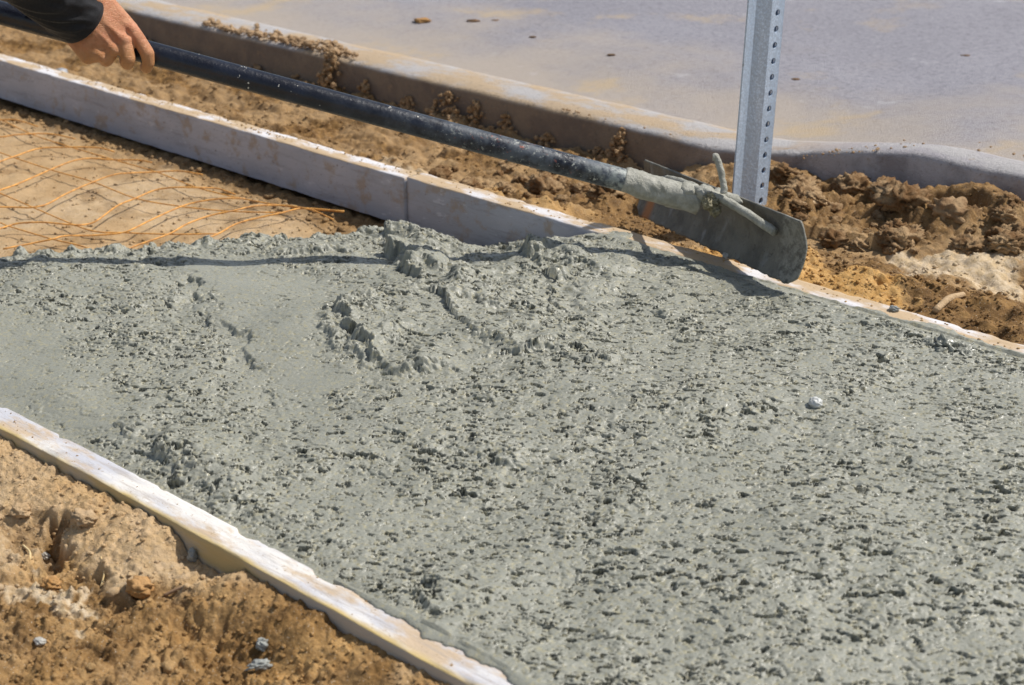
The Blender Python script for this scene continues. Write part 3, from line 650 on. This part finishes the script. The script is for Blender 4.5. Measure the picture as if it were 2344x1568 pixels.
chain(((1350, 750, 24), 10.0), ((1275, 775, 20), 9.0), ((1225, 785, 15), 8.4), ((1240, 770, 4), 8.0), ((1260, 720, -6), 7.4))
wr = [((1420, 40, 6), 15), ((1290, 150, 15), 17), ((1150, 290, 18), 17), ((1030, 430, 14), 13.5)]
kn = [((1775, 395, 17), 11.3), ((1665, 535, 24), 11.2), ((1530, 665, 24), 11), ((1350, 745, 21), 10.5)]
for i in range(4): cap(*wr[i], *kn[i])
for i in range(3):
    for t in (.33, .66):
        mixp = lambda a_, b_: (tuple(a_[0][j]*(1-t)+b_[0][j]*t for j in range(3)), a_[1]*(1-t)+b_[1]*t+.5)
        A_, B_ = mixp(wr[i], wr[i+1]), mixp(kn[i], kn[i+1])
        B_ = ((B_[0][0]-14, B_[0][1]-14, B_[0][2]-1), B_[1]-.6); cap(*A_, *B_)
cap((985, 470, 14), 13.5, (1200, 770, 14), 11.5); cap((1060, 480, 16), 14, (1300, 740, 18), 12)
cap((1200, 250, 4), 15, (1450, 470, 2), 14); cap((1350, 120, 0), 14, (1600, 380, 2), 13)
for p, r in (((1700, 555, 35), 8.2), ((1560, 680, 34), 8), ((1400, 785, 29.5), 7.8), ((1800, 410, 27), 8)): cap(p, r, (p[0]+6, p[1]+6, p[2]), r)
for a_, b_ in (((1300, 200, 29), (1660, 520, 34.2)), ((1230, 330, 31), (1530, 640, 33)), ((1420, 120, 19), (1760, 370, 26.4)), ((1130, 420, 24), (1370, 740, 29))): cap(a_, 3.6, b_, 4.2)
chain(((1400, 60, -2), 15), ((1560, 170, -14), 13), ((1660, 330, -24), 10.5), ((1760, 470, -27), 9.8), ((1850, 560, -26), 8.8))
chain(((1230, 220, 12), 24), ((900, -60, 55), 29), ((300, -560, 130), 36), ((-800, -1500, 280), 43), ((-1600, -2100, 380), 46), ((-1900, -3600, 330), 52), ((-2100, -5200, 270), 60))
cap((1100, 340, 12), 22, (900, 60, 50), 25); cap((1330, 110, 8), 19, (1050, -180, 45), 24)
me = bpy.data.meshes.new('tmp'); bm.to_mesh(me); bm.free(); tmp = link('tmp', me)
rmod = tmp.modifiers.new('r', 'REMESH'); rmod.mode = 'VOXEL'; rmod.voxel_size = .0016
smod = tmp.modifiers.new('s', 'SMOOTH'); smod.factor = .6; smod.iterations = 5
dg = bpy.context.evaluated_depsgraph_get(); dg.update(); pme = bpy.data.meshes.new_from_object(tmp.evaluated_get(dg)); bpy.data.objects.remove(tmp)
sk = NT('tanned_skin')
Kc = [Hp(1690, 560, 30), Hp(1555, 683, 30), Hp(1400, 790, 26), Hp(1800, 410, 24), Hp(2010, 730, 30)]
red = None
for kc in Kc:
    dn = sk.n('ShaderNodeVectorMath', operation='DISTANCE'); sk.set(dn.inputs[0], sk.pos); dn.inputs[1].default_value = kc
    r_ = sk.ramp(dn.outputs['Value'], .017, .004); red = r_ if red is None else sk.math('MAXIMUM', red, r_)
c = sk.mix(sk.ramp(sk.noise(60, 4, .6), .35, .65), (.46, .190, .088), (.56, .268, .138))
c = sk.mix(sk.ramp(sk.noise(130, 4, .7, off=5), .5, .7, 0, .5), c, (.62, .25, .14))
c = sk.mix(sk.math('MULTIPLY', red, .55), c, (.64, .26, .15))
dt = sk.n('ShaderNodeVectorMath', operation='DOT_PRODUCT'); sk.set(dt.inputs[0], sk.pos); dt.inputs[1].default_value = tuple(UP)
dirt = sk.ramp(dt.outputs['Value'], float(np.array(Hp(1700, 560, 0))@UP), float(np.array(Hp(1900, 860, 0))@UP))
c = sk.mix(sk.math('MULTIPLY', dirt, .55), c, (.45, .22, .065))
wav = sk.n('ShaderNodeTexWave', wave_type='BANDS', bands_direction='Z'); sk.set(wav.inputs['Vector'], sk.pos); wav.inputs['Scale'].default_value = 190
wav.inputs['Distortion'].default_value = 7; wav.inputs['Detail'].default_value = 3; wav.inputs['Detail Scale'].default_value = 1.5
n = sk.bump(wav.outputs[1], .0010, .6); n = sk.bump(sk.noise(620, 4, .7), .0005, .8, n); n = sk.bump(sk.vor(1100), .0003, .5, n)
M_SKIN = sk.out(c, .5, n, .45); sk.b.inputs['Subsurface Weight'].default_value = .12; sk.b.inputs['Subsurface Radius'].default_value = (.010, .004, .002); sk.b.inputs['Subsurface Scale'].default_value = .5
person = link('person', pme, M_SKIN); pme.polygons.foreach_set('use_smooth', [True]*len(pme.polygons))
tag(person, 'arm of a person in a black long-sleeved top, bare hand gripping the pipe handle', 'person')
# sleeve
AX = [((1120, 285, 16), 39), ((900, 90, 40), 41), ((500, -250, 85), 45), ((100, -600, 130), 50), ((-800, -1500, 280), 58), ((-1600, -2100, 380), 62), ((-1900, -3600, 330), 70), ((-2100, -5200, 270), 80)]
cp = smooth_path([Hp(*p) for p, _ in AX], 26); cr = [x[0]/1000 for x in smooth_path([(r,) for _, r in AX], 26)]
n0 = len(cp); seg = 96; Pg = np.zeros((n0, seg, 3)); tprev = None; acc = 0
aa = None
for i in range(n0):
    t = Vector(cp[min(i+1, n0-1)]-cp[max(i-1, 0)]).normalized()
    aa = (Vector(-FW)-t*Vector(-FW).dot(t)).normalized() if aa is None else (aa-t*aa.dot(t)).normalized()
    b2 = t.cross(aa); acc += (Vector(cp[i])-Vector(cp[max(i-1, 0)])).length
    th = np.arange(seg)/seg*2*math.pi; ca, sa = np.cos(th), np.sin(th); e = min(1., acc/.02)
    fold = fbm(np.full(seg, acc/.045)+ca*1.1+.6*sa, sa*1.3+acc/.10, 460, 2); fold = 1-2*np.abs(fold)
    f2 = gn(np.full(seg, acc/.016)+ca*1.8+sa*1.4, ca*1.1-sa, 461)
    rr = cr[i]*(1+.10*e*fold*(.5+.5*ca.clip(0, 1))+.035*e*f2)
    if acc < .011: rr = rr*(1.0+.02*math.sin(acc/.011*math.pi))
    Pg[i] = np.array(cp[i])+rr[:, None]*(ca[:, None]*np.array(aa)+sa[:, None]*np.array(b2))
inn = Pg[:1]*.0+np.array(cp[2])+(Pg[:1]-np.array(cp[0]))*.90; Pg = np.concatenate([inn, Pg], 0)
cm = NT('black_cloth'); cc = cm.mix(cm.ramp(cm.noise(300, 3), .3, .7), (.003, .003, .004), (.008, .008, .010))
M_CLOTH = cm.out(cc, .72, cm.bump(cm.noise(900, 2, .7), .0004), .35); cm.b.inputs['Sheen Weight'].default_value = .08; cm.b.inputs['Sheen Roughness'].default_value = .4
slv = grid('sleeve', Pg[..., 0], Pg[..., 1], Pg[..., 2], M_CLOTH, parent=None, closed=True); slv.parent = person
ft = cp[5]
bm = bmesh.new()

bm.free()

# ------------------------------------------------------------------ loose things
M_TAN = mat_plain('tan_clod', (.42, .285, .155), .95, (.53, .38, .225), 70, .0025, 300, .2)
M_OCH = mat_plain('ochre_clod', (.38, .20, .07), .95, (.48, .28, .12), 70, .0025, 300, .2)
M_DARK = mat_plain('dark_clod', (.12, .07, .035), .9, (.22, .13, .07), 70, .0025, 300, .2)
M_PALE = mat_plain('pale_stone', (.34, .32, .28), .5, (.46, .44, .39), 70, .001, 300)
M_STRAW = mat_plain('dry_straw', (.62, .45, .20), .8, (.70, .55, .30), 60, .0006, 400)
M_TWIG = mat_plain('brown_twig', (.20, .12, .065), .85, (.30, .19, .11), 60, .001, 300)
def lump(name, F, px, py, s, mat, label, cat, group=None, sink=.35, rz=0, seed=0, z=None, rough=.28):
    p = land(F, px, py) if F is not None else G(px, py, z)
    bm = bmesh.new(); blob(bm, (0, 0, 0), s, 0, seed, 4, rough*1.15, 1.7); o = bobj(name, bm, mat); o.location = (p[0], p[1], p[2]+s[2]*(1-sink)); o.rotation_euler.z = rz
    return tag(o, label, cat, group)
def stick(name, F, a, b, r, mat, label, cat, group=None, z=None, bend=.06):
    pa = land(F, *a) if F else G(*a, z); pb_ = land(F, *b) if F else G(*b, z); pa[2] += r*.8; pb_[2] += r*.8
    m = (pa+pb_)/2; m[2] = max(m[2], zat(F, m[0], m[1])+r*.5) if F else m[2]; m[:2] += np.array([-(pb_-pa)[1], (pb_-pa)[0]])*bend
    bm = bmesh.new(); P = smooth_path([pa-m, (0*m), pb_-m], 7); tube(bm, P, [r*(1-.25*abs(i/len(P)-.4)) for i in range(len(P))], 8)
    o = bobj(name, bm, mat); o.location = tuple(m); return tag(o, label, cat, group)
gl = 'mortar lumps dropped on the near soil'
lump('mortar_lump', BANK, 438, 1250, (.0050, .0045, .0085), M_LUMP, 'upright grey mortar lump against the near form, leftmost of the little cluster', 'mortar lump', gl, seed=501)
lump('mortar_lump', BANK, 478, 1267, (.0105, .0085, .0085), M_LUMP, 'largest grey mortar lump in the cluster beside the near form', 'mortar lump', gl, seed=502)
lump('mortar_lump', BANK, 500, 1281, (.0048, .0042, .0040), M_LUMP, 'small grey mortar crumb just right of the largest lump beside the near form', 'mortar lump', gl, seed=503)
lump('mortar_lump', BANK, 530, 1294, (.0080, .0065, .0070), M_LUMP, 'ragged grey mortar lump by the near form, rightmost of the cluster', 'mortar lump', gl, seed=504, rough=.45)
lump('mortar_lump', BANK, 601, 1494, (.0055, .0060, .0065), M_LUMP, 'small upright grey mortar lump on the dark moist soil', 'mortar lump', gl, seed=505)
lump('mortar_lump', BANK, 595, 1528, (.0115, .0050, .0045), M_LUMP, 'long flat grey mortar lump on the dark moist soil nearest the bottom edge', 'mortar lump', gl, rz=.95, seed=506, rough=.4)
lump('soil_clod', BANK, 456, 1261, (.0075, .0065, .0085), M_TAN, 'tan soil clod wedged between grey mortar lumps by the near form', 'soil clod', seed=507)
lump('soil_clod', BANK, 48, 1172, (.0120, .0100, .0075), M_TAN, 'rounded tan clod on the sandy soil near the left edge', 'soil clod', seed=508)
lump('soil_clod', BANK, 193, 1193, (.0170, .0110, .0060), M_TAN, 'broad flat pale tan clod on the sandy bank', 'soil clod', seed=509)
lump('soil_clod', BANK, 322, 1361, (.0150, .0120, .0090), M_OCH, 'orange ochre clod at the edge of the dark moist soil', 'soil clod', seed=510)
lump('soil_clod', BANK, 118, 1342, (.0110, .0090, .0060), M_OCH, 'small orange ochre clod just below the dark hollow', 'soil clod', seed=511)
lump('stone', BANK, 106, 1293, (.0050, .0045, .0045), M_PALE, 'small whitish pebble on the left lip of the dark hollow', 'pebble', seed=512)
lump('stone', BANK, 92, 1472, (.0070, .0050, .0030), M_PALE, 'thin pale stone chip on the moist soil near the bottom left', 'pebble', seed=513)
stick('straw', BANK, (53, 1250), (70, 1281), .0013, M_STRAW, 'straight yellow straw sticking out of the soil left of the dark hollow', 'straw')
stick('straw', BANK, (234, 1304), (231, 1346), .0010, M_STRAW, 'thin bent yellow straw lying right of the dark hollow', 'straw', bend=.12)
stick('twig', BANK, (376, 1367), (431, 1344), .0018, M_TWIG, 'thin brown twig beside the ochre clod', 'twig')
stick('twig', VERGE, (2140, 715), (2203, 681), .0052, M_TAN, 'tan stick lying on the dark soil near the right edge', 'stick', bend=.02)
stick('twig', VERGE, (1822, 488), (1889, 462), .0048, M_TAN, 'soil-covered tan stick just right of the sign post', 'stick', bend=.03)
lump('stone', None, 2045, 712, (.0075, .0055, .0042), M_LUMP, 'small wet grey pebble sitting on top of the back form', 'pebble', z=.001, seed=520, sink=.2)
lump('stone', CONC, 1865, 928, (.0085, .0078, .0065), mat_plain('whitish_stone', (.50, .50, .47), .3, (.60, .60, .57), 70, .001, 300), 'single pale rounded stone showing in the wet concrete', 'pebble', seed=521, sink=.4, rough=.15)
lump('soil_clod', VERGE, 2172, 500, (.030, .026, .022), mat_plain('brown_clod', (.25, .15, .075), .92, (.36, .24, .13), 40, .003, 200, .2), 'large rounded brown clod on the lip of the hollow, biggest behind the sign post', 'soil clod', seed=523, sink=.6)
lump('stone', None, 1664, 592, (.0085, .0055, .0050), M_PALE, 'small white chip on the back form under the rake blade', 'pebble', z=.001, seed=524, sink=.2)
M_WET = mat_plain('glossy_wet_mortar', (.22, .22, .18), .25, (.28, .28, .23), 60, .0012, 200)
wl = empty('wet_mortar_lump', tuple(land(CONC, 2165, 790)), label='glossy wet mortar lump at the concrete edge beside the back form', cat='mortar lump')
bm = bmesh.new()
for i, (dx, dy, s) in enumerate(((0, 0, .016), (.018, .012, .011), (-.018, -.008, .010), (.004, -.016, .009), (.028, -.002, .009), (-.006, .016, .010))): blob(bm, tuple(np.array(wl.location)+np.array([dx, dy, s*.05])), (s*1.3, s*1.1, s*.75), i, 530+i, 4, .6, 2.2)
keep(bobj('mortar', bm, M_WET), wl)
gr = 'soil clods lying on the road'
for i, (px, py, s, mt, lb) in enumerate(((965, 50, .026, M_OCH, 'largest flat brown clod on the road, above the middle of the handle'), (1084, 51, .020, M_DARK, 'flat dark clod on the road, middle of the three in a row'),
        (1133, 49, .013, M_DARK, 'little dark clod on the road, right end of the row of three'), (1219, 86, .010, M_DARK, 'tiny dark clod on the road just above an orange stain'), (1398, 127, .011, M_DARK, 'tiny dark clod alone on the road left of the sign post'),
        (1820, 184, .012, M_DARK, 'small dark clod on the road just right of the sign post'), (2210, 130, .014, M_DARK, 'reddish dark clod out on the right of the road'))):
    lump('soil_clod', None, px, py, (s*.8, s*.55, s*.2), mt, lb, 'soil clod', gr, z=.002, seed=540+i, rz=.7)
# soil spilt along the kerb top
bm = bmesh.new(); bmk = 0
for i in range(420):
    t = rnd.random(); px = 470+t*330+rnd.gauss(0, 10); py = 60+(px-480)*.205+rnd.gauss(0, 5)*(1.6 if math.sin(px/23) > 0 else .7)
    p = G(px, py, .004); r = rnd.uniform(.002, .0075)*(1.3 if rnd.random() < .15 else 1)
    if 2.405 < p[1] < 2.535: blob(bm, (p[0], p[1], .001+r*.6+rnd.random()*.010*math.exp(-((px-700)/150)**2)), (r, r, r*.8), rnd.random()*6, 600+i, 1, .3)
for i in range(160):
    px = rnd.uniform(1240, 1560); py = 262+(px-1250)*.24-rnd.uniform(4, 26); p = G(px, py, .004); r = rnd.uniform(.001, .004)
    if 2.405 < p[1] < 2.55: blob(bm, (p[0], p[1], .001+r*.5+float(kz(p[0]))), (r, r, r*.7), 0, 1000+i, 1, .3)
for i in range(50):
    px = 1840+500*rnd.random()**2*(1 if i % 2 else .5)+ (i % 5)*17; p = G(px, 352+max(0, px-2150)*.2-rnd.uniform(2, 26), .055); r = rnd.uniform(.001, .0035)
    blob(bm, (p[0], p[1], .0+r*.4+float(kz(p[0]))*(1 if p[1] < 2.535 else .85)), (r, r, r*.7), 0, 1300+i, 1, .3)
tag(bobj('soil_spill', bm, mat_plain('kerb_top_soil', (.32, .205, .11), .95, (.46, .32, .19), 60, .0025, 260, .2), smooth=False), 'loose brown soil crumbs spilt along the top of the kerb', 'spilt soil', kind='stuff')
bm = bmesh.new()
for px, top, wd, n in ((735, .012, .030, 110), (725, .014, .02, 50), (810, -.03, .035, 60), (905, -.045, .04, 50), (1000, -.015, .08, 110), (1060, -.02, .05, 80), (1130, -.035, .04, 60), (1225, -.05, .05, 50), (1340, -.055, .06, 50), (1395, -.005, .025, 70), (1380, -.03, .05, 60), (560, -.06, .06, 60), (650, -.06, .05, 50), (300, -.06, .08, 50), (430, -.07, .10, 60)):
    xx = G(px, 130+(px-700)*.24, 0)[0]
    for i in range(n):
        t = rnd.random()**.8; zz = -.105+(top+.105)*t; hw2 = wd*(1-t)*1.2+.006; r = rnd.uniform(.0025, .0075)*(1.1-.4*t)
        blob(bm, (xx+rnd.gauss(0, hw2*.6), 2.399-r*.4-rnd.random()*(top-zz)*.55, zz+float(kz(xx))*.6), (r, r*.9, r*.9), rnd.random()*6, 1500+i, 1 if r < .005 else 2, .4)
tag(bobj('soil_spill', bm, mat_plain('kerb_face_soil', (.27, .165, .08), .95, (.43, .29, .16), 60, .0025, 260, .2), smooth=False), 'brown soil stuck to the shaded face of the kerb in ragged piles', 'spilt soil', kind='stuff')
# crumbs over the near bank, the verge and the boards
def templates(sub, n, seed, rough=.35):
    out = []
    for k in range(n):
        bm = bmesh.new(); blob(bm, (0, 0, 0), (1, 1, 1), 0, seed+k, sub, rough, 1.6); bm.verts.ensure_lookup_table(); bm.verts.index_update()
        out.append((np.array([v.co[:] for v in bm.verts]), np.array([[v.index for v in f.verts] for f in bm.faces]))); bm.free()
    return out
T1, T2 = templates(1, 12, 2000, .45), templates(2, 12, 2100, .45)
def crumbs(S, F, xr, yr, n, r0, r1, seed, label, zfix=None, att=(0, .2, 0), add=0., pw=3):
    g = np.random.default_rng(seed); V_, Q_, A_ = [], [], []; b = 0
    at = None
    if S is not None: at = [np.array([d.value for d in S.data.attributes[k].data]).reshape(F[2].shape) for k in ('moist', 'orange', 'pale')]
    for i in range(n):
        x = g.uniform(*xr); y = g.uniform(*yr); rr = r0+(r1-r0)*g.random()**pw
        z = zat(F, x, y) if zfix is None else zfix
        v, q = (T1 if rr < .0022 else T2)[i % 12]; a = g.uniform(0, 6.28); sc = np.array([g.uniform(.8, 1.35), 1, g.uniform(.6, .9)])*rr
        w_ = v*sc; V_.append(np.stack([w_[:, 0]*math.cos(a)-w_[:, 1]*math.sin(a)+x, w_[:, 0]*math.sin(a)+w_[:, 1]*math.cos(a)+y, w_[:, 2]+z+rr*.3], 1))
        Q_.append(q+b); b += len(v)
        if at is not None:
            ii = int(np.clip(np.searchsorted(F[0], x), 1, len(F[0])-1)); jj = int(np.clip(np.searchsorted(F[1], y), 1, len(F[1])-1)); c3 = [m_[jj, ii] for m_ in at]
        else: c3 = att
        A_.append(np.tile(np.clip(np.array(c3)+np.array([-.12, .1, .05])*g.random()+add, 0, 1), (len(v), 1)))
    V_ = np.concatenate(V_).astype(np.float32); Q_ = np.concatenate(Q_).astype(np.int32); A_ = np.concatenate(A_).astype(np.float32)
    me = bpy.data.meshes.new('soil_crumbs'); me.vertices.add(len(V_)); me.vertices.foreach_set('co', V_.ravel())
    me.loops.add(Q_.size); me.loops.foreach_set('vertex_index', Q_.ravel()); me.polygons.add(len(Q_))
    me.polygons.foreach_set('loop_start', np.arange(0, Q_.size, 3, dtype=np.int32)); me.polygons.foreach_set('loop_total', np.full(len(Q_), 3, np.int32)); me.update(calc_edges=True)
    for k, nm in enumerate(('moist', 'orange', 'pale')): me.attributes.new(nm, 'FLOAT', 'POINT').data.foreach_set('value', np.ascontiguousarray(A_[:, k]))
    return tag(link('soil_crumbs', me, M_SOIL, smooth=False), label, 'soil crumbs', kind='stuff')
crumbs(bank, BANK, (-1.75, -.85), (.50, .874), 6500, .0006, .0026, 21, 'soil crumbs and grit scattered over the near bank')
crumbs(bank, BANK, (-1.75, -.85), (.50, .86), 60, .003, .007, 22, 'larger broken soil lumps on the near bank', pw=1.5)
crumbs(verge, VERGE, (-3.2, -.8), (1.935, 2.36), 3500, .0010, .0045, 23, 'soil crumbs scattered over the verge beside the kerb')
crumbs(verge, VERGE, (-1.7, -.75), (1.932, 2.10), 3500, .0006, .0030, 28, 'fine orange sand grains beside the back form')
crumbs(bed, BED, (-3.4, -1.9), (1.3, 1.87), 2500, .0008, .0035, 24, 'soil crumbs scattered over the sand under the mesh')
crumbs(bed, BED, (-3.4, -1.9), (1.77, 1.88), 350, .002, .007, 27, 'dark broken soil along the foot of the back form', pw=2)
crumbs(None, None, (-1.75, -.88), (.882, .910), 130, .0004, .0015, 25, 'tiny crumbs of soil lying on the near white form', 0.0, (.5, .3, 0))
crumbs(None, None, (-3.2, -.80), (1.893, 1.918), 600, .0005, .0022, 26, 'tiny crumbs of sand lying on top of the back forms', 0.001, (.2, .6, .2))
bm = bmesh.new(); r_ = random.Random(77)
for i in range(150):
    px, py = (r_.uniform(1780, 2343), r_.uniform(400, 575)) if i % 3 else (r_.uniform(1000, 1480), r_.uniform(375, 470))
    p = land(VERGE, px, py, -.02)
    if not (1.95 < p[1] < 2.37) or -1.72 < p[0] < -1.1 and p[1] < 2.12: continue
    r = .006+.024*r_.random()**2.6
    if abs(px-2165) < 45 and py > 490: continue
    blob(bm, (p[0], p[1], p[2]+r*.25), (r*r_.uniform(.9, 1.4), r, r*.72), r_.random()*6, 1700+i, 4 if r > .012 else 3, .52, 2.5)
o = tag(bobj('soil_clods', bm, None), 'broken brown soil clods heaped against the kerb behind the sign post', 'soil clods', kind='stuff')
dm = NT('damp_clods'); c = dm.mix(dm.ramp(dm.noise(28, 4), .38, .66), (.170, .092, .038), (.40, .27, .145)); c = dm.mix(dm.ramp(dm.noise(300, 3, .7), .55, .72), c, (.10, .055, .022))
o.data.materials.append(dm.out(c, .92, dm.bump(dm.noise(200, 4, .7), .003), .2))
# short stake behind the back form
bm = bmesh.new(); bmesh.ops.create_cube(bm, size=1); bmesh.ops.bevel(bm, geom=bm.edges[:], offset=.04, segments=2, affect='EDGES')
for v in bm.verts: v.co = Vector((v.co.x*.022*(1 if v.co.z > 0 else .55), v.co.y*.022*(1 if v.co.z > 0 else .55), v.co.z*.16))
st = bobj('form_stake', bm, mat_plain('grey_steel', (.30, .31, .33), .6, (.42, .43, .45), 50, .0006, 300, .5, .3)); p = G(197, 152, -.01); st.location = (p[0], 1.938, -.085)
tag(st, 'short grey stake driven behind the back form below the hand', 'form stake')
